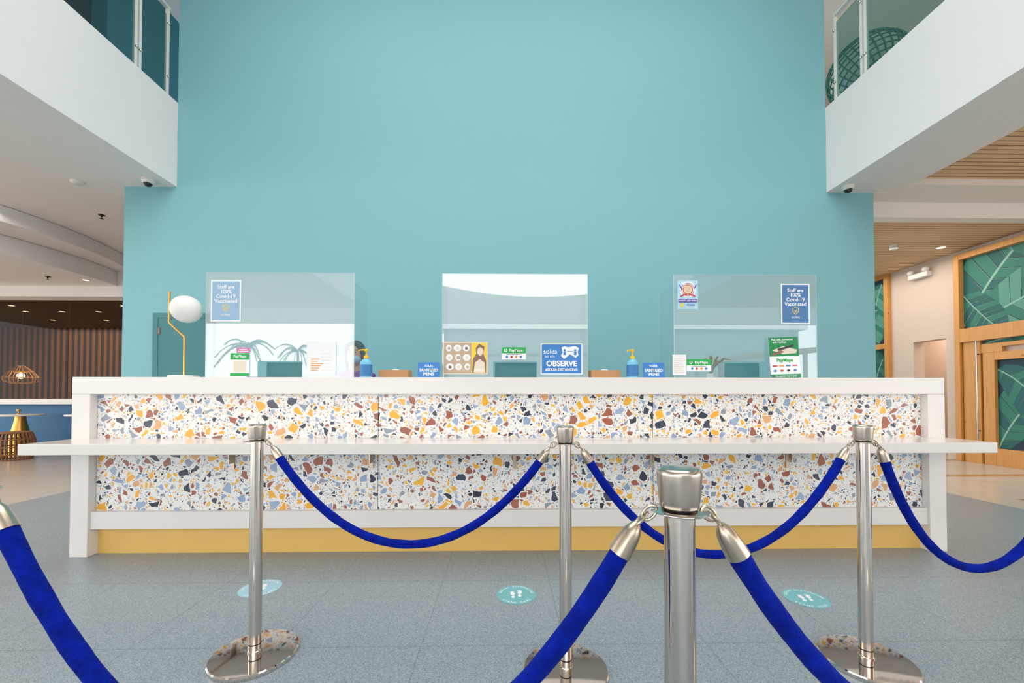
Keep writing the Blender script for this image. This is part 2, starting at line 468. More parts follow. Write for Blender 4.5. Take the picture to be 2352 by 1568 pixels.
# right lobby wall with doorway opening
wr = MB()
wr.box(7.5, 7.7, 7.29, 9.4, 0, 3.44); wr.box(7.5, 7.7, 2, 6.74, 0, 3.44); wr.box(7.5, 7.7, 6.74, 7.29, 2.04, 3.44)
S(wr, 'wall_lobby', 'beige', label='warm beige plaster lobby wall')
S(MB().box(8.6, 8.7, 6.2, 8.4, 0, 2.6).box(7.7, 8.6, 6.0, 6.2, 0, 2.6).box(7.7, 8.6, 8.4, 8.5, 0, 2.6).box(7.7, 8.7, 6.0, 8.5, 2.6, 2.7), 'wall_alcove', 'beige')
S(MB().box(4.7, 7.5, 9.4, 9.6, 0, 3.44), 'wall_lobby_back', 'beige')
# teal service door
d = S(MB().box(-4.27, -4.21, 4.97, 5.0, 0, 2.06).box(-3.60, -3.54, 4.97, 5.0, 0, 2.06).box(-4.21, -3.60, 4.97, 5.0, 2.0, 2.06), 'trim_5', 'teal_dark', label='dark teal door frame')
dd = S(MB().box(-4.21, -3.60, 4.975, 4.999, 0, 2.0), 'door_1', 'teal_dark', label='dark teal flush service door')
MB().box(-4.205, -4.185, 4.966, 4.976, 1.80, 1.88).build('hinge', 'hinge', dd)

# mural leaves -------------------------------------------------
def leaf(F, p0, p1, p2, W, n=22, tones=('l1', 'l2')):
    def q(t): return ((1-t)**2*p0[0]+2*t*(1-t)*p1[0]+t*t*p2[0], (1-t)**2*p0[1]+2*t*(1-t)*p1[1]+t*t*p2[1])
    def nd(t):
        a, b = q(max(0, t-.01)), q(min(1, t+.01)); dx, dy = b[0]-a[0], b[1]-a[1]; l = math.hypot(dx, dy) or 1
        return (dx/l, dy/l)
    for sd in (1, -1):
        for i in range(n):
            t0, t1 = i/n, (i+.93)/n
            w0 = W*max(0, math.sin(math.pi*min(1, t0*.92+.06)))**.6; w1 = W*max(0, math.sin(math.pi*min(1, t1*.92+.06)))**.6
            a, b = q(t0), q(t1); da, db = nd(t0), nd(t1)
            f = .45
            A = (a[0]+(-da[1]*sd+da[0]*f)*w0, a[1]+(da[0]*sd+da[1]*f)*w0)
            B = (b[0]+(-db[1]*sd+db[0]*f)*w1, b[1]+(db[0]*sd+db[1]*f)*w1)
            F.poly([a, b, B, A], tones[0] if (i+(sd > 0)) % 3 else tones[1], lift=False)
            F.k += .15
            F.poly([B, (B[0]*.985+b[0]*.015, B[1]*.985+b[1]*.015), b, (b[0]*.975+a[0]*.025, b[1]*.975+a[1]*.025)], 'l4', lift=False)
            F.k -= .15
    F.k += .5
    P = [q(i/16) for i in range(17)]; h = W*.03
    for i in range(16):
        a, b = P[i], P[i+1]; da = nd(i/16); db = nd((i+1)/16)
        F.poly([(a[0]-da[1]*h, a[1]+da[0]*h), (b[0]-db[1]*h, b[1]+db[0]*h), (b[0]+db[1]*h, b[1]-db[0]*h), (a[0]+da[1]*h, a[1]-da[0]*h)], 'l4', lift=False)
    F.k += 1
def mural(w, h, sets, parent, loc, name='leaf_mural'):
    F = Flat(); F.rect(0, w, 0, h, 'l0')
    for s_ in sets: leaf(F, *s_)
    F.clip(0, w, 0, h)
    return F.build(name, parent, loc, (R90, 0, -R90), label='green banana leaf mural panel')
fr = MB().box(7.40, 7.5, 6.45, 6.53, 0, 3.36).box(7.40, 7.5, 4.2, 6.45, 3.27, 3.36).box(7.40, 7.5, 4.2, 6.45, 1.92, 2.14)
e = fr.build('trim_6', 'wood', None, kind='structure', label='pine timber frame around leaf mural and doors', bevel=.004)
mural(2.3, 1.13, [((0, .05), (.6, 1.3), (1.3, 1.5), .55, 13, ('l1', 'l2')), ((.1, 0), (.9, .5), (1.9, .7), .42, 13, ('l3', 'l1')),
                 ((.5, 1.3), (1.2, 1.2), (2.0, .3), .36, 13, ('l1', 'l3')), ((-.1, .7), (.2, .2), (.5, -.1), .26, 12, ('l2', 'l1')), ((1.0, -.1), (1.5, .4), (2.3, .5), .3, 12, ('l2', 'l1'))],
      e, (7.485, 6.45, 2.14))
dr = MB().box(7.44, 7.5, 6.20, 6.44, 0, 1.92).box(7.44, 7.5, 5.92, 6.20, 1.72, 1.86).box(7.44, 7.5, 6.02, 6.17, 0, 1.72).box(7.44, 7.5, 4.9, 6.02, 1.6, 1.72).box(7.44, 7.5, 4.9, 6.02, 0, .26).box(7.44, 7.5, 4.9, 5.92, 1.8, 1.86)
e = dr.build('door_2', 'wood', None, kind='structure', label='pine timber door with leaf mural inset', bevel=.004)
mural(1.1, 1.34, [((0, 0), (.3, .9), (1.1, 1.2), .36, 13, ('l1', 'l2')), ((0, 1.2), (.5, .9), (.9, -.1), .30, 13, ('l2', 'l1')), ((.4, 1.4), (.8, 1.0), (1.2, .6), .2, 12, ('l3', 'l1'))], e, (7.488, 6.02, .26))
mural(1.3, .06, [((0, 0), (.3, .1), (1.1, .1), .3, 14, ('l1', 'l2'))], e, (7.488, 6.20, 1.86))
MB().tube([(7.40, 6.22, .36), (7.40, 6.22, 1.92)], .010).box(7.40, 7.44, 6.21, 6.23, .5, .52).box(7.40, 7.44, 6.21, 6.23, 1.7, 1.72).build('handle', 'steel', e, label='long steel pull handle')
e = MB().box(7.42, 7.5, 7.70, 7.78, 0, 3.44).box(7.42, 7.5, 7.78, 9.3, 1.98, 2.08).box(7.42, 7.5, 7.78, 9.3, 3.36, 3.44).build('trim_7', 'wood', None, kind='structure', label='pine timber mural frame', bevel=.004)
mural(1.5, 1.28, [((1.5, .1), (1.1, .9), (.3, 1.2), .38, 13, ('l1', 'l2')), ((1.4, 1.2), (1.2, .7), (1.1, -.1), .32, 13, ('l3', 'l1')), ((.2, 0), (.6, .6), (1.3, .7), .3, 13, ('l2', 'l1'))], e, (7.485, 9.28, 2.08))
mural(1.5, 1.5, [((1.5, .9), (1.2, 1.4), (.3, 1.5), .3, 13, ('l1', 'l2')), ((1.4, 1.3), (1.2, .9), (1.0, -.1), .3, 13, ('l2', 'l1'))], e, (7.485, 9.28, .48))

# ------------------------------------------------------------------ reception counter
cn = thing('reception_counter', (.077, 2.69, 0), 'long white reception counter with terrazzo chip front and mustard kick plate', 'reception counter')
MB().box(-2.9, 2.9, 0, .62, 1.057, 1.17).box(-2.9, -2.785, 0, .62, 0, 1.057).box(2.785, 2.9, 0, .62, 0, 1.057).build('counter_frame', 'counter_white', cn, bevel=.003)
MB().box(-2.785, 2.785, .015, .1, .175, .289).build('bottom_rail', 'counter_white', cn, bevel=.003)
MB().box(-2.785, 2.785, .07, .085, 0, .175).build('kick_plate', 'yellow', cn, label='mustard yellow kick plate')
w = 5.57/3
for i in range(3):
    MB().box(-w/2+.0018, w/2-.0018, 0, .015, 0, .768).build('terrazzo_panel', 'terrazzo', cn, loc=(-2.785+w*(i+.5), .05, .289), label='white terrazzo panel with coloured stone chips')
MB().box(-2.785, 2.785, .066, .069, .2, 1.057).build('backing_board', 'grey', cn)
MB().box(-2.9, 2.9, -.29, 0, .701, .765).box(-2.785, 2.785, 0, .049, .701, .765).build('shelf', 'shelf_white', cn, bevel=.003, label='projecting white shelf')
for x in (-1.887, -.97, -.012, .916, 1.848):
    b = MB(); b.box(-.012, .012, .04, .049, .56, .699); b.box(-.012, .012, -.2, .049, .692, .701); b.box(-.003, .003, .0, .04, .60, .694)
    b.build('bracket', 'nickel', cn, loc=(x, 0, 0), label='small metal shelf bracket')

# ------------------------------------------------------------------ acrylic guards
for gx, am in ((-1.625, 'acrylic'), (.075, 'acrylic'), (1.775, 'acrylic_clear')):
    g = thing('acrylic_sneeze_guard', (gx, 2.95, 1.17), 'clear acrylic sneeze guard with pass-through slot on counter', 'sneeze guard', 'acrylic counter guards')
    P = [(-.53, 0), (-.16, 0), (-.16, .13), (.16, .13), (.16, 0), (.53, 0), (.53, .77), (-.53, .77)]
    MB().prism(P, -.0025, .0025).build('front_panel', am, g)
    for sx in (-1, 1):
        MB().box(sx*.53-.0015, sx*.53+.0015, .003, .28, 0, .70).build('side_panel', 'acrylic_side', g)
    MB().box(-.53, .53, -.002, .002, .770, .7716).box(-.532, -.5305, -.002, .002, 0, .7716).box(.5305, .532, -.002, .002, 0, .7716).build('edge_trim', 'edge', g, label='pale polished acrylic edges')
    t = thing('card_tray', (gx+.005, 2.945, 1.17), 'dark grey tray with added teal sheet darkening guard slot', 'tray', 'counter card trays')
    MB().box(-.148, .148, -.13, .0, 0, .008).box(-.148, .148, 0, .12, 0, .008).build('tray_base', 'grey', t, bevel=.002)
    MB().box(-.155, .155, .10, .112, .008, .128).build('slot_sheet', 'slot_teal', t, bevel=.002, label='added teal sheet darkening the slot')  # added sheet that gives the slot its darker teal tone

# ------------------------------------------------------------------ posters and signs (faces -Y)
def board(name, x, z0, w, h, label, cat, y=2.944, base='p_white', lean=0, rz=0, group=None, thick=.0015):
    b = MB().box(-w/2, w/2, 0, thick, 0, h)
    return b.build(name, base, None, loc=(x, y, z0), rot=(lean, 0, rz), label=label, cat=cat, group=group)
def art(F, parent, name='printed_artwork', **k):
    return F.build(name, parent, (0, -.0002, 0), (R90, 0, 0), **k)

for x, z, pb, tx in ((-2.012, 1.583, 'p_blue_washed', 'p_white'), (2.146, 1.577, 'p_blue', 'p_white')):
    b = board('vaccination_poster', x, z, .215, .300, ('reflection-washed ' if pb == 'p_blue_washed' else '')+'blue staff vaccination poster with white lettering on acrylic guard', 'poster', group='staff vaccination posters')
    F = Flat(); F.rect(-.098, .098, .010, .290, pb)
    for i, t in enumerate(('Staff are', '100%', 'Covid-19', 'Vaccinated')):
        F.text(t, 0, .238-.034*i, .037, tx, bold=.02)
    F.k += 1
    F.poly([(-.024, .118), (0, .125), (.024, .118), (.022, .088), (0, .069), (-.022, .088)], 'p_yellow')
    F.poly([(-.019, .114), (0, .120), (.019, .114), (.017, .090), (0, .075), (-.017, .090)], pb)
    F.text('v', 0, .087, .032, 'p_yellow', bold=.05)
    F.text('solea', 0, .042, .030, 'p_white'); F.rect(-.03, .03, .024, .027, 'p_lblue')
    art(F, b)
b = board('safety_seal_sticker', 1.345, 1.685, .152, .213, 'pale blue sticker with round red and orange emblem and purple band', 'sticker', base='p_sky')
F = Flat(); F.disc(0, .145, .060, 'p_white'); F.disc(0, .145, .048, 'p_purple'); F.disc(0, .145, .044, 'p_white'); F.disc(0, .145, .038, 'p_red'); F.disc(0, .145, .034, 'p_orange'); F.disc(0, .145, .030, 'p_beige')
for i in range(5): F.rect(-.018, .018, .128+.008*i, .130+.008*i, 'p_orange', lift=False)
F.k += 1
for sx in (-1, 1):
    F.poly([(sx*.006, .104), (sx*.034, .098), (sx*.054, .088), (sx*.058, .094), (sx*.04, .108), (sx*.012, .112)], 'p_red'); F.poly([(sx*.058, .182), (sx*.064, .178), (sx*.056, .162), (sx*.048, .150), (sx*.046, .158)], 'p_purple')
F.rect(-.070, .070, .050, .075, 'p_purple'); F.text('SAFETY CERTIFIED', 0, .057, .016, 'p_white', bold=.02)
F.disc(-.045, .028, .012, 'p_yellow'); F.text('SOLEA', .02, .024, .02, 'p_blue2', bold=.02); F.rect(-.02, .06, .012, .017, 'p_white')
art(F, b)
b = board('distancing_sign', .413, 1.205, .305, .225, 'blue distancing notice with white border and lettering', 'sign')
F = Flat(); F.rect(-.145, .145, .007, .218, 'p_blue2')
F.text('solea', -.082, .150, .05, 'p_white'); F.text('360 RES.', -.085, .122, .022, 'p_white')
F.poly([(0, .195), (.02, .205), (.05, .197), (.075, .203), (.1, .207), (.128, .19), (.118, .165), (.124, .14), (.1, .118), (.085, .135), (.06, .145), (.04, .128), (.018, .112), (-.005, .135), (.008, .16)], 'p_white')
for q in (.022, .1):
    F.disc(q, .175, .009, 'p_blue2'); F.rect(q-.009, q+.009, .14, .164, 'p_blue2')
F.rect(.04, .085, .165, .169, 'p_blue2')
F.text('OBSERVE', 0, .060, .055, 'p_white', bold=.035, wide=.225); F.text('#SOLEA DISTANCING', 0, .026, .026, 'p_white', bold=.03, wide=.235)
art(F, b)
b = board('menu_sheet', -.288, 1.205, .325, .235, 'laminated brown and cream picture sheet with yellow side panel', 'menu', base='p_beige')
F = Flat(); F.rect(-.155, .045, .008, .227, 'p_tan')
for r in range(3):
    for c in range(3):
        F.disc(-.120+c*.063+.004*((r*7+c*3) % 3), .19-r*.068, .020+.004*((r+c*2) % 3), 'p_white', ry=.024, lift=False)
F.k += 1
for r in range(3):
    for c in range(3):
        F.disc(-.118+c*.063+.004*((r*7+c*3) % 3), .188-r*.068, .011+.003*((r*2+c) % 2), ('p_tan', 'p_beige', 'p_brown', 'p_beige')[(r*3+c) % 4], lift=False)
F.k += 1
F.rect(.045, .155, .008, .227, 'p_yellow')
F.poly([(.05, .01), (.15, .01), (.152, .10), (.13, .15), (.14, .20), (.10, .222), (.075, .19), (.08, .15), (.055, .11)], 'p_brown'); F.disc(.108, .165, .022, 'p_beige', ry=.030); F.poly([(.06, .012), (.145, .012), (.14, .085), (.105, .11), (.07, .085)], 'p_beige')
F.text('solea', .10, .022, .032, 'p_white')
art(F, b)
def pay(x, z, w, h, y=2.944):
    b = board('payment_sign', x, z, w, h, 'green and white mobile payment sign on acrylic guard', 'sign', group='green payment signs', y=y)
    F = Flat(); F.rect(-w/2, w/2, h*.5, h, 'p_green'); F.disc(-w*.33, h*.74, h*.13, 'p_white'); F.disc(-w*.33, h*.76, h*.07, 'p_green')
    F.text('PayMaya', w*.09, h*.64, h*.32, 'p_white', bold=.02)
    for i, m_ in enumerate(('p_blue2', 'p_red', 'p_orange', 'p_blue')):
        F.disc(-w*.28+i*w*.19, h*.22, h*.10, m_, lift=False)
    F.k += 1; F.rect(-w*.3, w*.3, h*.40, h*.43, 'p_dark')
    art(F, b)
pay(.064, 1.312, .178, .090); pay(1.424, 1.228, .182, .088)
b = board('payment_standee', -1.908, 1.19, .135, .165, 'small green and white payment standee with blank code square', 'sign')
F = Flat(); F.rect(-.0675, .0675, .118, .165, 'p_green'); F.text('PayMaya', 0, .134, .026, 'p_white', bold=.02); F.rect(-.0675, .0675, 0, .022, 'p_green'); F.rect(-.045, .045, .03, .110, 'p_beige')
art(F, b)
b = board('pink_tag', -1.885, 1.358, .095, .035, 'small pink printed tag', 'sign', base='p_pink')
F = Flat(); F.rect(-.038, .038, .008, .013, 'p_white'); F.rect(-.028, .028, .019, .026, 'p_white'); art(F, b)
b = board('notice_sheet', -1.327, 1.20, .21, .24, 'white printed notice with orange line chart', 'paper', base='paper')
F = Flat()
for i in range(6):
    F.rect(-.075, -.075+.05+.012*((i*5) % 4), .03+.016*i, .036+.016*i, 'p_orange', lift=False)
    F.rect(-.0, .08-.006*(i % 3), .03+.024*i, .033+.024*i, 'p_beige', lift=False)
art(F, b)
b = board('notice_sheet', 1.279, 1.20, .100, .15, 'small white notice with fine printed lines', 'paper', base='paper')
F = Flat()
for i in range(8): F.rect(-.04, .04-.01*(i % 3), .02+.014*i, .024+.014*i, 'p_beige', lift=False)
art(F, b)
b = board('payment_poster', 2.050, 1.178, .225, .300, 'green and white contactless payment poster leaning at the guard', 'poster', y=2.915, lean=-.05, rz=.03)
b.rotation_euler[1] = -.035
F = Flat(); F.rect(-.1125, .1125, .16, .300, 'p_green2'); F.text('Fast, safe, convenient', -.008, .278, .019, 'p_white', bold=.02); F.text('with PayMaya', -.03, .258, .019, 'p_white', bold=.02)
F.poly([(-.09, .205), (.0, .235), (.1, .205), (.09, .18), (-.01, .175)], 'p_beige'); F.poly([(-.05, .215), (.07, .245), (.08, .232), (-.04, .2)], 'p_dark'); F.poly([(-.1, .178), (-.02, .205), (.0, .19), (-.08, .165)], 'p_brown')
F.text('PayMaya', 0, .120, .036, 'p_green', bold=.03)
for i in range(4): F.rect(-.095+i*.05, -.06+i*.05, .085, .095, ('p_red', 'p_orange', 'p_blue2', 'p_pink')[i], lift=False)
for i in range(4): F.disc(-.078+i*.05, .055, .012, ('p_blue2', 'p_red', 'p_dark', 'p_blue2')[i], ry=.008, lift=False)
F.k += 1; F.rect(-.1125, .1125, 0, .028, 'p_green2'); F.text('The easiest way to pay!', 0, .009, .017, 'p_white', bold=.02)
art(F, b)
for x in (-.538, 1.061):
    b = board('pen_sign', x, 1.17, .155, .115, 'small light blue sanitized pens sign standing on counter', 'sign', y=2.86, base='p_lblue', lean=-.12, group='sanitized pens signs', thick=.004)
    F = Flat(); F.rect(-.0775, .0775, 0, .115, 'p_blue2'); F.text('SOLEA', 0, .085, .02, 'p_white', bold=.02); F.text('SANITIZED', 0, .05, .030, 'p_white', bold=.03, wide=.13); F.text('PENS', 0, .022, .030, 'p_white', bold=.03, wide=.075)
    art(F, b)

# tissue boxes
for x in (-.806, .738):
    t = thing('tissue_box', (x, 3.0, 1.17), 'low kraft cardboard tissue box on the counter', 'tissue box', 'kraft tissue boxes')
    MB().box(-.107, .107, -.06, .06, 0, .066).build('box_body', 'kraft', t, bevel=.003)
    f = MB().lathe([(.03, .066), (.034, .068), (.02, .075), (.005, .077), (0, .077)], seg=16); f.build('tissue', 'paper', t)

# sanitizer bottles
for x in (-.982, .913):
    s_ = thing('sanitizer_bottle', (x, 2.88, 1.17), 'blue gel sanitizer pump bottle with yellow pump', 'bottle', 'hand sanitizer bottles')
    MB().lathe([(0, 0), (.038, 0), (.041, .004), (.041, .105), (.038, .120), (.022, .136), (.014, .141), (.014, .146), (0, .146)]).build('bottle_body', 'blue_liquid', s_)
    MB().lathe([(.0415, .018), (.0422, .02), (.0422, .095), (.0415, .098)]).build('label_wrap', 'blue_label', s_, label='blue printed wrap')
    p = MB().lathe([(.0, .142), (.0165, .142), (.0165, .160), (.008, .164), (.005, .168), (.005, .19), (.011, .192), (.013, .204), (.009, .209), (0, .21)], seg=20)
    p.tube([(0, 0, .2), (-.02, -.012, .202), (-.042, -.022, .198), (-.047, -.024, .190)], [.006, .0055, .004, .0035], 8)
    p.build('pump', 'pump', s_, label='yellow pump head')

# globe lamp
L = thing('globe_table_lamp', (-2.307, 2.95, 1.17), 'brass table lamp with opal globe and white disc base', 'table lamp')
MB().lathe([(0, 0), (.088, 0), (.092, .004), (.092, .018), (.088, .023), (0, .024)], seg=48).build('base', 'offwhite', L, label='white disc base')
MB().tube([(0, 0, .02), (0, 0, .296), (-.004, 0, .306), (-.108, 0, .402), (-.112, 0, .412), (-.112, 0, .63)], .0065, 12).tube([(-.112, 0, .50), (-.09, 0, .50)], .008, 10).build('stem', 'brass', L, label='bent brass stem')
MB().ball((.010, 0, .502), .097, seg=40, rg=24).build('globe_shade', 'globe', L, label='white opal globe')

# small plant
P_ = thing('potted_plant', (1.60, 3.12, 1.17), 'small slender green plant in a white pot', 'plant')
MB().lathe([(0, 0), (.026, 0), (.034, .05), (.03, .05), (.028, .045), (0, .045)], seg=20).build('pot', 'offwhite', P_)
pl = MB()
for i in range(9):
    a = i*2.4; r = .05+.02*(i % 3); h = .11+.012*(i % 4)
    pl.tube([(0, 0, .04), (r*.3*math.cos(a), r*.3*math.sin(a), .04+h*.5), (r*math.cos(a), r*math.sin(a), .04+h), (r*1.6*math.cos(a), r*1.6*math.sin(a), .03+h)], [.002, .006, .009, .001], 6, flat=.25)
pl.build('foliage', 'leaf', P_)

# ------------------------------------------------------------------ stanchions
m_base = MB().lathe([(0, 0), (.157, 0), (.159, .003), (.159, .014), (.155, .018), (.10, .020), (.03, .021), (0, .021)], seg=72).mesh('stanchion_base', 'mirror_steel')
m_pole = MB().lathe([(.0, .018), (.0265, .018), (.0265, .026), (.0232, .028), (.0232, .861), (0, .861)], seg=40).mesh('stanchion_pole', 'steel')
m_ring = MB().lathe([(.0233, .05), (.0238, .05), (.0238, .054), (.0233, .054)], seg=40).mesh('stanchion_joint', 'steel_dark')
fl = MB().lathe([(.0, .859), (.026, .859), (.030, .8605), (.043, .8605), (.045, .862), (.043, .8635), (.030, .8635), (.026, .866), (0, .866)], seg=40)
m_fl = fl.mesh('stanchion_flange', 'steel')
m_gap = MB().lathe([(.0, .8655), (.0262, .8655), (.0262, .869), (0, .869)], seg=40).mesh('stanchion_collar', 'steel_dark')
m_cap = MB().lathe([(0, .8685), (.0290, .8685), (.0296, .871), (.0308, .880), (.0322, .895), (.0332, .908), (.0338, .918), (.0338, .921), (.0333, .9240), (.0322, .9262), (.0303, .9280), (.0277, .9292), (.0238, .9300), (.012, .9308), (0, .9310)], seg=64).mesh('stanchion_cap', 'cap_steel')
ST = [(-1.005, 1.664), (.2305, 1.546), (1.42, 1.585), (.274, .635), (-1.024, .79), (2.26, 1.53), (1.34, .62)]
for i, (x, y) in enumerate(ST):
    s_ = thing('stanchion', (x, y, 0), 'polished stainless steel rope stanchion with mirror disc base', 'stanchion', 'steel rope stanchions')
    for nm, me in (('base', m_base), ('pole', m_pole), ('joint_ring', m_ring), ('flange', m_fl), ('collar', m_gap), ('cap', m_cap)): use(nm, me, s_)

def rope(A, B, Ln, drop=.842):
    A = Vector((*A, 0)); B = Vector((*B, 0)); u = (B-A).normalized()
    a0 = A+u*.064; b0 = B-u*.064; s = (b0-a0).length
    lo, hi = .01, 8
    for _ in range(60):
        k = (lo+hi)/2
        if math.sinh(k)/k < Ln/s: lo = k
        else: hi = k
    a = s/(2*k)
    def pt(l):
        arc = l-Ln/2; x = s/2+a*math.asinh(arc/a)
        z = a*(math.cosh((x-s/2)/a)-math.cosh(s/(2*a)))
        return Vector((u.x*x, u.y*x, z))
    root = thing('velvet_rope', (a0.x, a0.y, drop), 'blue velvet barrier rope with nickel ends hanging between stanchions', 'barrier rope', 'blue velvet ropes')
    n = 90; c = .058
    mid = [pt(c*.8+(Ln-1.6*c)*i/n) for i in range(n+1)]
    rnd = random.Random(int(A.x*100))
    MB().tube(mid, [.0162+.0009*math.sin(i*.9)*rnd.random() for i in range(n+1)], 20).build('rope_body', 'velvet', root)
    for e0, sg in ((0, 1), (Ln, -1)):
        fr_ = [0, .005, .010, .017, .029, .043, .055, .058, .0585]
        rr = [.004, .008, .011, .0142, .0160, .0176, .0183, .0185, .0170]
        MB().tube([pt(e0+sg*q) for q in fr_], rr, 24).build('end_cap', 'nickel', root)
        p = pt(e0); d_ = -u*sg
        top = p+d_*.024+Vector((0, 0, .021))
        for (ca, cb, turn) in ((p+Vector((0, 0, -.001)), (p+top)/2+Vector((0, 0, .001)), 0), ((p+top)/2-Vector((0, 0, .002)), top, 1)):
            hk = MB()
            ax = (cb-ca); ln = ax.length/2+.005; ax.normalize(); cc = (ca+cb)/2
            sd = ax.cross(Vector((0, 0, 1))).normalized()
            if turn: sd = ax.cross(sd).normalized()
            hk.tube([cc+ax*math.cos(t*math.pi/8)*ln+sd*math.sin(t*math.pi/8)*.0085 for t in range(16)], .0025, 8, closed=True)
            hk.build('hook_link', 'nickel', root)
rope(ST[0], ST[1], 1.405); rope(ST[1], ST[2], 1.41); rope(ST[2], ST[5], 1.255)
rope(ST[4], ST[3], 1.60); rope(ST[3], ST[6], 1.27)

# ------------------------------------------------------------------ floor stickers
for x, y, rz, m_ in ((-1.33, 2.245, .5, 'stick2'), (.06, 2.15, 0, 'stick'), (1.555, 2.084, -.25, 'stick')):
    b = MB().lathe([(0, 0), (.104, 0), (.104, .001), (0, .001)], seg=48).build('floor_sticker', m_, None, loc=(x, y, .0005), rot=(0, 0, rz), label='round %s social distancing floor sticker with footprints' % ('pale blue' if m_ == 'stick2' else 'teal'), cat='floor sticker', group='distancing floor stickers')
    F = Flat(); F.arc('SOCIAL DISTANCING', .080, .019, 'p_white', R90, 2.9); F.arc('STAND HERE', .080, .019, 'p_white', -R90, 1.9, inside=True)
    for sx in (-1, 1):
        q = sx*.019; yy = sx*.006
        F.disc(q, yy+.012, .0115, 'p_white', ry=.019, rot=-sx*.15, lift=False); F.disc(q-sx*.002, yy-.022, .009, 'p_white', ry=.013, lift=False)
        for k in range(5): F.disc(q+(k-2)*.0052, yy+.036-abs(k-2+sx)*.002, .0028, 'p_white', ry=.0035, seg=10, lift=False)
    F.build('printed_artwork', b, (0, 0, .0012))

# ------------------------------------------------------------------ railings
for sx, X, zt in ((-1, -4.09, 4.66), (1, 4.12, 4.70)):
    r = thing('glass_railing', (X, 4.95, zt), 'tinted glass balcony railing with white metal posts', 'railing', 'balcony railings')
    for y in (-.05, -.42, -.47, -1.9, -1.95, -3.4):
        MB().box(-.02, .02, y-.012, y+.012, -.12, 1.08).build('post', 'offwhite', r, bevel=.002)
        for zc in (.25, .9): MB().ball((-sx*.02, y, zc), .018, seg=12, rg=8).build('glass_clamp', 'steel', r)
    for y0, y1 in ((-.405, -.07), (-1.88, -.485), (-3.38, -1.97)):
        MB().box(-.006, .006, y0, y1, .04, 1.0).build('glass_panel', 'rail_glass', r)
    MB().box(-.025, .025, -4.5, -.03, 1.08, 1.11).build('handrail', 'offwhite', r, bevel=.004)
    MB().box(-.012, .012, -4.5, -.03, .02, .035).build('bottom_channel', 'steel', r)

# ------------------------------------------------------------------ upstairs wicker chair
wc = thing('round_wicker_chair', (5.13, 5.55, 4.70), 'round green woven rattan lounge chair with cream cushion', 'chair', rot=(0, 0, .5))
MB().tube([(.34*math.cos(i*math.pi/12), .34*math.sin(i*math.pi/12), .03) for i in range(24)], .022, 8, closed=True).tube([(.28, 0, .04), (.16, 0, .5)], .02).tube([(-.28, 0, .04), (-.16, 0, .5)], .02).tube([(0, .28, .04), (0, .16, .5)], .02).tube([(0, -.28, .04), (0, -.16, .5)], .02).build('frame', 'greenw', wc)
tilt = Matrix.Translation((0, 0, .92)) @ Euler((-.45, .30, 0)).to_matrix().to_4x4()
bk = MB()
def sp_(th, ph, r=.47): return tilt @ Vector((r*math.cos(th)*math.cos(ph), r*math.cos(th)*math.sin(ph), r*math.sin(th)*.95))
for th in (.45, .28, .1, -.08, -.26, -.44, -.62, -.8, -1.0, -1.2, -1.4):
    bk.tube([sp_(th, i*math.pi/18) for i in range(36)], .022 if th == .45 else .010, 6, closed=True)
for k in range(32):
    ph = k*2*math.pi/32
    bk.tube([sp_(.45-i*.225, ph) for i in range(9)], .010, 6)
bk.build('woven_basket', 'greenw', wc)
cu = MB(); cu.lathe([(0, -.42), (.19, -.38), (.32, -.25), (.40, -.05), (.42, .12), (.38, .16), (.30, -.02), (.15, -.16), (0, -.19)], mx=tilt); cu.build('cushion', 'cushion', wc, label='cream seat cushion')

# ------------------------------------------------------------------ ceiling devices
for x in (-4.24, 4.20):
    c = thing('security_camera', (x, 4.85, 3.62), 'white dome security camera under the soffit', 'security camera', 'dome security cameras')
    MB().lathe([(0, 0), (.068, 0), (.07, -.01), (.066, -.035), (.052, -.048), (0, -.048)]).build('housing', 'offwhite', c)
    MB().ball((.0, -.012, -.048), (.042, .042, .040)).build('dome_lens', 'black', c, label='dark dome lens')
def sdet(x, y, z, lab='round white smoke detector on the ceiling'):
    c = thing('smoke_detector', (x, y, z), lab, 'smoke detector')
    MB().lathe([(0, 0), (.06, 0), (.06, -.015), (.045, -.03), (.02, -.034), (0, -.034)]).build('body', 'offwhite', c)
sdet(-5.13, 4.9, 3.62)
def sprk(x, y, z):
    c = thing('fire_sprinkler', (x, y, z), 'small metal ceiling sprinkler head', 'sprinkler', 'ceiling sprinklers')
    MB().lathe([(0, 0), (.04, 0), (.036, -.008), (.012, -.012), (.01, -.03), (.004, -.034), (.004, -.05), (.022, -.052), (.022, -.055), (0, -.055)], seg=20).build('head', 'steel_dark', c)
sprk(-5.72, 5.8, 3.62); sprk(-7.9, 7.1, 3.12)
def dl(x, y, z, r=.05):
    c = thing('recessed_downlight', (x, y, z), 'small round recessed downlight, lit warm', 'ceiling light', 'recessed downlights')
    MB().lathe([(r, -.001), (r+.015, -.001), (r+.015, -.008), (r, -.008)], seg=24).build('rim', 'offwhite', c)
    MB().lathe([(0, -.002), (r, -.002), (r, -.004), (0, -.004)], seg=24).build('lens', 'glow', c)
dl(-7.45, 7.3, 3.12, .04); dl(7.0, 6.34, 3.44)
c = thing('surface_spotlight', (6.14, 6.25, 3.44), 'small white surface mounted ceiling spotlight', 'ceiling light')
MB().lathe([(0, 0), (.05, 0), (.055, -.06), (.045, -.075), (0, -.07)]).build('housing', 'offwhite', c)
for x, y in ((-11.6, 9.2), (-10.7, 9.2), (-9.9, 9.2), (-9.1, 9.2), (-8.4, 9.2), (-7.7, 9.2), (-9.9, 10.2), (-8.9, 10.2), (-11.2, 10.2), (-12.0, 8.6), (-10.3, 8.6), (-8.0, 8.6), (-7.9, 10.9), (-10.2, 11.1), (-9.1, 11.1)):
    dl(x, y, 2.95, .045)
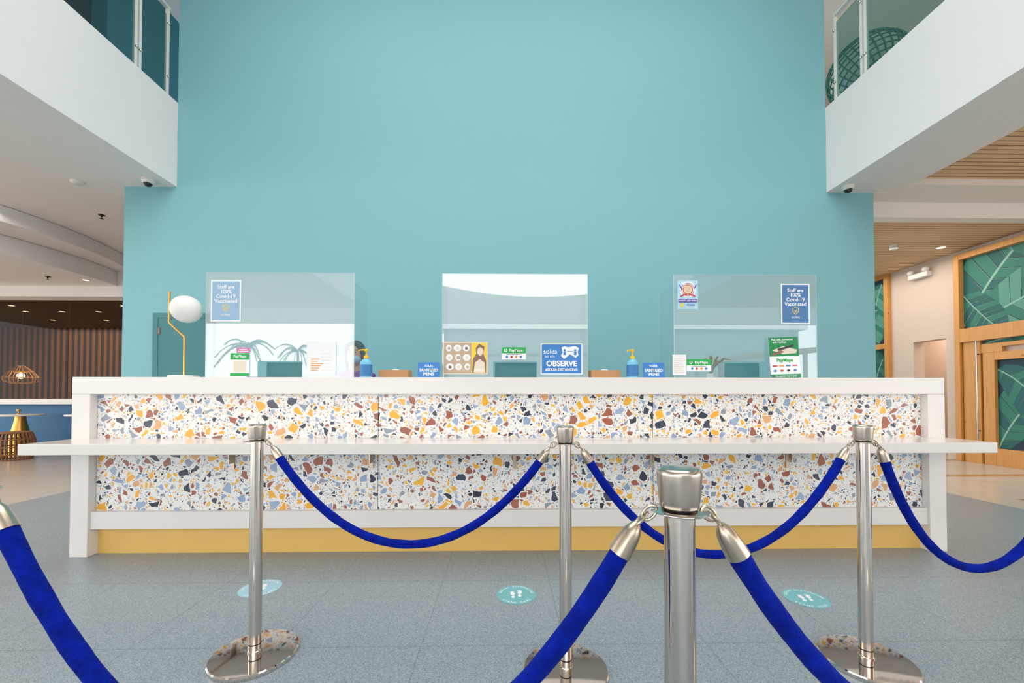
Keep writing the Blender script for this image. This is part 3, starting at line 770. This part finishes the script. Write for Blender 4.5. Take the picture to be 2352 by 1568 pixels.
e = thing('emergency_light', (7.45, 7.11, 3.22), 'white twin-head emergency light on beige wall', 'emergency light')
MB().box(-.05, .05, -.17, .17, -.05, .04).build('housing', 'offwhite', e, bevel=.01)
for sy in (-1, 1): MB().ball((-.03, sy*.13, .075), (.05, .05, .05)).build('lamp_head', 'offwhite', e)

# ------------------------------------------------------------------ lounge furniture
for tx, ty in ((-8.72, 7.45), (-7.52, 7.45)):
    t = thing('round_bistro_table', (tx, ty, 0), 'round white top bistro table on brass cone base', 'table', 'lounge bistro tables')
    MB().lathe([(0, .70), (.30, .70), (.305, .71), (.305, .72), (.30, .73), (0, .73)], seg=48).build('table_top', 'counter_white', t)
    MB().lathe([(0, 0), (.20, 0), (.20, .01), (.13, .35), (.075, .62), (.07, .70), (0, .70)]).build('base', 'brass', t, label='brass cone base')
    v = thing('brass_candle_holder', (tx-.03, ty, .73), 'tiny brass candle holder on the table', 'candle holder', 'brass candle holders')
    MB().lathe([(0, 0), (.03, 0), (.03, .01), (.012, .02), (.012, .05), (.03, .06), (.03, .085), (0, .085)], seg=20).build('holder', 'brass', v)
def stool(x, y):
    s_ = thing('wicker_stool', (x, y, 0), 'low barrel-shaped woven wicker stool', 'stool', 'wicker stools')
    w_ = MB()
    for k in range(30):
        a = k*2*math.pi/30
        w_.tube([(r*math.cos(a), r*math.sin(a), z) for r, z in ((.20, .0), (.235, .1), (.245, .22), (.235, .34), (.205, .44))], .010, 6)
    for r, z in ((.20, .01), (.235, .1), (.247, .22), (.236, .34)): w_.tube([(r*math.cos(i*math.pi/16), r*math.sin(i*math.pi/16), z) for i in range(32)], .010, 6, closed=True)
    w_.build('woven_body', 'wicker', s_)
    MB().lathe([(0, .43), (.20, .43), (.215, .445), (.205, .462), (0, .468)]).build('seat', 'wicker', s_)
stool(-8.16, 6.88)
def pend(x, y, zt, k_=1.0):
    p = thing('wire_pendant_lamp', (x, y, zt), 'bell-shaped brass wire cage pendant lamp, lit', 'pendant lamp', 'wire pendant lamps')
    q = MB()
    for k in range(22):
        a = k*2*math.pi/22
        q.tube([(k_*r*math.cos(a), k_*r*math.sin(a), z) for r, z in ((.05, 0), (.10, -.05), (.17, -.12), (.24, -.24), (.22, -.32), (.12, -.36))], .007, 5)
    for r, z in ((.05, 0), (.17, -.12), (.24, -.24), (.12, -.36)): q.tube([(k_*r*math.cos(i*math.pi/12), k_*r*math.sin(i*math.pi/12), z) for i in range(24)], .009, 5, closed=True)
    q.build('wire_shade', 'brass', p)
    MB().ball((0, 0, -.20), .06, seg=16, rg=10).build('bulb', 'glow', p)
    MB().tube([(0, 0, 0), (0, 0, 2.95-zt)], .005, 6).build('cord', 'black', p)
pend(-10.1, 8.62, 1.68, 1.05); pend(-8.1, 10.5, 1.95, 1)

# ------------------------------------------------------------------ receptionist
pn = thing('person', (-1.290, 3.52, 0), 'person in face mask and purple shirt standing behind counter', 'person', scale=.945)
def fuse(mb, name, mats, vox, parent, smooth=6, **k):
    o = mb.build(name, mats, None)
    r = o.modifiers.new('r', 'REMESH'); r.mode = 'VOXEL'; r.voxel_size = vox; r.use_smooth_shade = True
    s_ = o.modifiers.new('s', 'SMOOTH'); s_.iterations = smooth; s_.factor = .5
    dg = C.evaluated_depsgraph_get(); me = D.meshes.new_from_object(o.evaluated_get(dg)); me.name = name
    D.objects.remove(o)
    me.materials.clear(); me.materials.append(M[mats])
    for p in me.polygons: p.use_smooth = True
    return use(name, me, parent, **k)
b = MB()
b.ball((0, 0, 1.495), (.072, .09, .103), seg=28, rg=18).ball((0, -.028, 1.435), (.050, .056, .052)).ball((0, -.092, 1.478), (.010, .016, .020))
b.ball((-.074, .005, 1.485), (.010, .018, .028)).ball((.074, .005, 1.485), (.010, .018, .028))
b.tube([(0, .02, 1.46), (0, .012, 1.36), (0, .005, 1.28)], [.05, .046, .058], 18)
b.tube([(-.155, 0, 1.262), (-.07, 0, 1.285), (.07, 0, 1.285), (.155, 0, 1.262)], [.048, .06, .06, .048], 16)
b.ball((0, 0, 1.16), (.145, .095, .15)).ball((0, 0, 1.01), (.118, .085, .14)).ball((0, .01, .88), (.155, .108, .12))
for sx in (-1, 1):
    b.tube([(sx*.08, 0, .88), (sx*.085, -.01, .66), (sx*.085, -.012, .46), (sx*.085, .012, .30), (sx*.085, .015, .07)], [.09, .074, .054, .052, .034], 16)
    b.tube([(sx*.085, .04, .035), (sx*.087, -.06, .04), (sx*.09, -.17, .022)], [.032, .036, .022], 12)
    b.tube([(sx*.16, 0, 1.26), (sx*.20, .015, 1.12), (sx*.215, .02, .99), (sx*.215, -.02, .87), (sx*.205, -.06, .76)], [.046, .041, .034, .032, .023], 14)
    b.ball((sx*.203, -.068, .715), (.016, .036, .045))
    for f in range(4):
        yy = -.095+f*.018; ln = (.055, .066, .062, .048)[f]
        b.tube([(sx*.203, yy+.008, .70), (sx*.201, yy, .70-ln*.55), (sx*.190, yy-.002, .70-ln*1.15)], [.0085, .008, .0065], 8)
    b.tube([(sx*.20, -.09, .735), (sx*.192, -.115, .71), (sx*.188, -.12, .685)], [.010, .009, .007], 8)
fuse(b, 'body', 'skin', .0065, pn, 3)
b = MB(); b.ball((0, 0, 1.155), (.158, .108, .165)).ball((0, 0, 1.0), (.132, .10, .16)).ball((0, .01, .9), (.165, .118, .10))
b.tube([(-.165, 0, 1.262), (-.07, 0, 1.282), (.07, 0, 1.282), (.165, 0, 1.262)], [.054, .064, .064, .054], 16)
for sx in (-1, 1): b.tube([(sx*.16, 0, 1.26), (sx*.20, .015, 1.12), (sx*.21, .018, 1.05)], [.054, .052, .052], 14)
fuse(b, 'shirt', 'shirt', .009, pn, 4, label='purple short-sleeved shirt')
b = MB(); b.ball((0, .01, .87), (.167, .12, .12))
for sx in (-1, 1): b.tube([(sx*.08, 0, .88), (sx*.085, -.01, .66), (sx*.085, -.01, .46), (sx*.085, .012, .10)], [.097, .084, .068, .062], 16)
fuse(b, 'trousers', 'pants', .01, pn, 4, label='dark trousers')
h = MB(); h.ball((0, .012, 1.512), (.084, .102, .108), seg=36, rg=24)
dv = [v for v in h.bm.verts if v.co.y < -.028 and v.co.z < 1.56 - .25*abs(v.co.x)]
bmesh.ops.delete(h.bm, geom=dv, context='VERTS')
for sx in (-1, 1): h.tube([(sx*.015, -.075, 1.585), (sx*.055, -.066, 1.56), (sx*.074, -.035, 1.50), (sx*.078, -.01, 1.42), (sx*.074, .0, 1.33)], [.012, .020, .017, .018, .010], 10)
h.tube([(0, .07, 1.52), (0, .095, 1.42), (0, .09, 1.32), (0, .085, 1.2)], [.06, .06, .05, .02], 14, flat=1.2)
h.build('hair', 'hair', pn, label='long black hair')
mk = MB().ball((0, -.040, 1.443), (.060, .062, .044), seg=28, rg=16); dv = [v for v in mk.bm.verts if v.co.y > -.02]
bmesh.ops.delete(mk.bm, geom=dv, context='VERTS')
for sx in (-1, 1): mk.tube([(sx*.056, -.03, 1.465), (sx*.076, .0, 1.49)], .002, 6)
mk.build('face_mask', 'mask', pn, label='pale blue face mask')
for sx in (-1, 1):
    MB().ball((sx*.029, -.0805, 1.500), (.013, .008, .0065), seg=16, rg=10).build('eye', 'offwhite', pn)
    MB().ball((sx*.029, -.0865, 1.500), (.0058, .004, .0062), seg=14, rg=8).build('iris', 'hair', pn)
    MB().tube([(sx*.013, -.089, 1.518), (sx*.03, -.088, 1.523), (sx*.046, -.076, 1.517)], [.003, .0035, .002], 6).build('eyebrow', 'hair', pn)

# ------------------------------------------------------------------ outdoors (seen in the acrylic and steel reflections)
def palm(x, y, h, s=1.0):
    p = thing('palm_tree', (x, y, -.16), 'tall coconut palm tree outside the entrance', 'palm tree', 'coconut palms')
    MB().tube([(0, 0, 0), (.1, 0, h*.4), (.05, .1, h)], [.2*s, .13*s, .1*s], 10).build('trunk', 'bark', p)
    f = MB(); rnd = random.Random(int(x*10))
    for k in range(17):
        a = k*2.4; L_ = (1.8+.4*rnd.random())*s; up = 1.2*rnd.random()
        pts = []
        for i in range(9):
            t = i/8; pts.append(Vector((.05+L_*t*math.cos(a), .1+L_*t*math.sin(a), h+L_*(up*t-1.1*t*t))))
        f.tube(pts, .03*s, 5)
        sd = Vector((-math.sin(a), math.cos(a), 0))
        for i in range(1, 17):
            t = i/17; q = pts[int(t*8)].lerp(pts[min(8, int(t*8)+1)], t*8-int(t*8)); fw = Vector((math.cos(a), math.sin(a), 0))
            for g_ in (1, -1):
                tip = q+(sd*g_*.42+fw*.25+Vector((0, 0, -.2)))*s*(1.1-t*.6)
                vs = [f.bm.verts.new(q-fw*.055*s), f.bm.verts.new(q+fw*.055*s), f.bm.verts.new(tip)]; f.face(vs)
    f.build('fronds', 'palmleaf', p)
palm(-13.5, -15.5, 3.85, .66); palm(-12.9, -19.5, 4.1, .66); palm(-3.4, -17, 4.0, .7)
bld = thing('reflection_block', (9, -25, -.16), 'added grey building block dimming sky in guard reflections', 'building')  # added out of view to block bright sky in the guard reflections
MB().box(-13.5, 13, -1, 1, 0, 6.2).build('walls', 'outbuild', bld)
MB().box(-14, 13.5, -1.3, 1.3, 6.2, 6.5).build('roof_slab', 'white', bld)
for i in range(7): MB().box(-12+i*3.6, -10+i*3.6, 1.0, 1.03, .2, 2.6).build('window_opening', 'canopy', bld)
pg = thing('timber_pergola', (10.4, -13, -.16), 'outdoor timber pergola with slatted roof', 'pergola')
q = MB()
for i in range(18):
    q.box(-6, 6.2, -.06, .06, -.06, .06, mx=Matrix.Translation((0, -3+i*.26, 3.0)) @ Matrix.Rotation(-.10, 4, 'Y'))
q.build('roof_slats', 'pergola', pg)
for x in (-6, 0, 6):
    for y in (.9, -2.9): MB().box(x-.08, x+.08, y-.08, y+.08, 0, 3.0+x*.09).build('post', 'pergola', pg)
cp = thing('entrance_canopy', (.6, -12, -.16), 'grey outdoor canopy on slim posts with slanted struts', 'canopy')
q = MB().box(-3.2, 3.2, -.1, .1, 3.0, 3.12)
for i in range(9): q.box(-.03, .03, -.03, .03, -.6, 0, mx=Matrix.Translation((-2.8+i*.7, 0, 3.0)) @ Matrix.Rotation(.5, 4, 'Y'))
q.build('beam', 'canopy', cp)
for x in (-3.1, 3.1): MB().box(x-.06, x+.06, -.06, .06, 0, 3.0).build('post', 'canopy', cp)

# ------------------------------------------------------------------ light
W = D.worlds.new('sky'); SC.world = W; W.use_nodes = True
bg = W.node_tree.nodes['Background']; bg.inputs[0].default_value = (.985, .988, 1.0, 1); bg.inputs[1].default_value = 3.8
def area(name, loc, sx, sy, p, c=(1, 1, 1), rot=(0, 0, 0)):
    l = D.lights.new(name, 'AREA'); l.shape = 'RECTANGLE'; l.size = sx; l.size_y = sy; l.energy = p; l.color = c
    o = D.objects.new(name, l); o.location = loc; o.rotation_euler = rot; COL.objects.link(o)
area('atrium_fill', (0, 1.2, 6.9), 6.5, 5, 290, (1, .98, .96))  # unseen overhead lamp added to brighten the hall
area('header_fill', (0, -5.0, 6.8), 24, .8, 600, (1, .99, .97), (math.radians(-62), 0, 0))  # unseen lamp added to brighten the header mirrored in the guards
area('lounge_light', (-7.5, 3.0, 3.5), 4, 5, 130, (1, .96, .92))
area('lounge_inner_light', (-9, 10, 2.9), 7, 2.6, 130, (1, .80, .58))
area('lobby_light', (6.2, 7.0, 3.38), 2, 2.5, 48, (1, .92, .84))
area('lobby_light_near', (8.0, 2.5, 3.6), 4, 4, 70, (1, .93, .86))
area('alcove_light', (8.15, 7.2, 2.5), .8, 1.2, 18, (1, .88, .75))
area('upper_light', (7, 6, 6.9), 4, 4, 60)

# ------------------------------------------------------------------ camera
cd = D.cameras.new('camera'); cam = D.objects.new('camera', cd); COL.objects.link(cam)
cd.sensor_width = 36; cd.sensor_fit = 'HORIZONTAL'; cd.lens = 36*930/2352
cam.location = (0, 0, 1.04)
cam.rotation_euler = (math.radians(91.0), 0, math.radians(-1.0))
cd.shift_y = 111/2352; cd.clip_start = .02; cd.clip_end = 200
SC.camera = cam
SC.view_settings.view_transform = 'Standard'
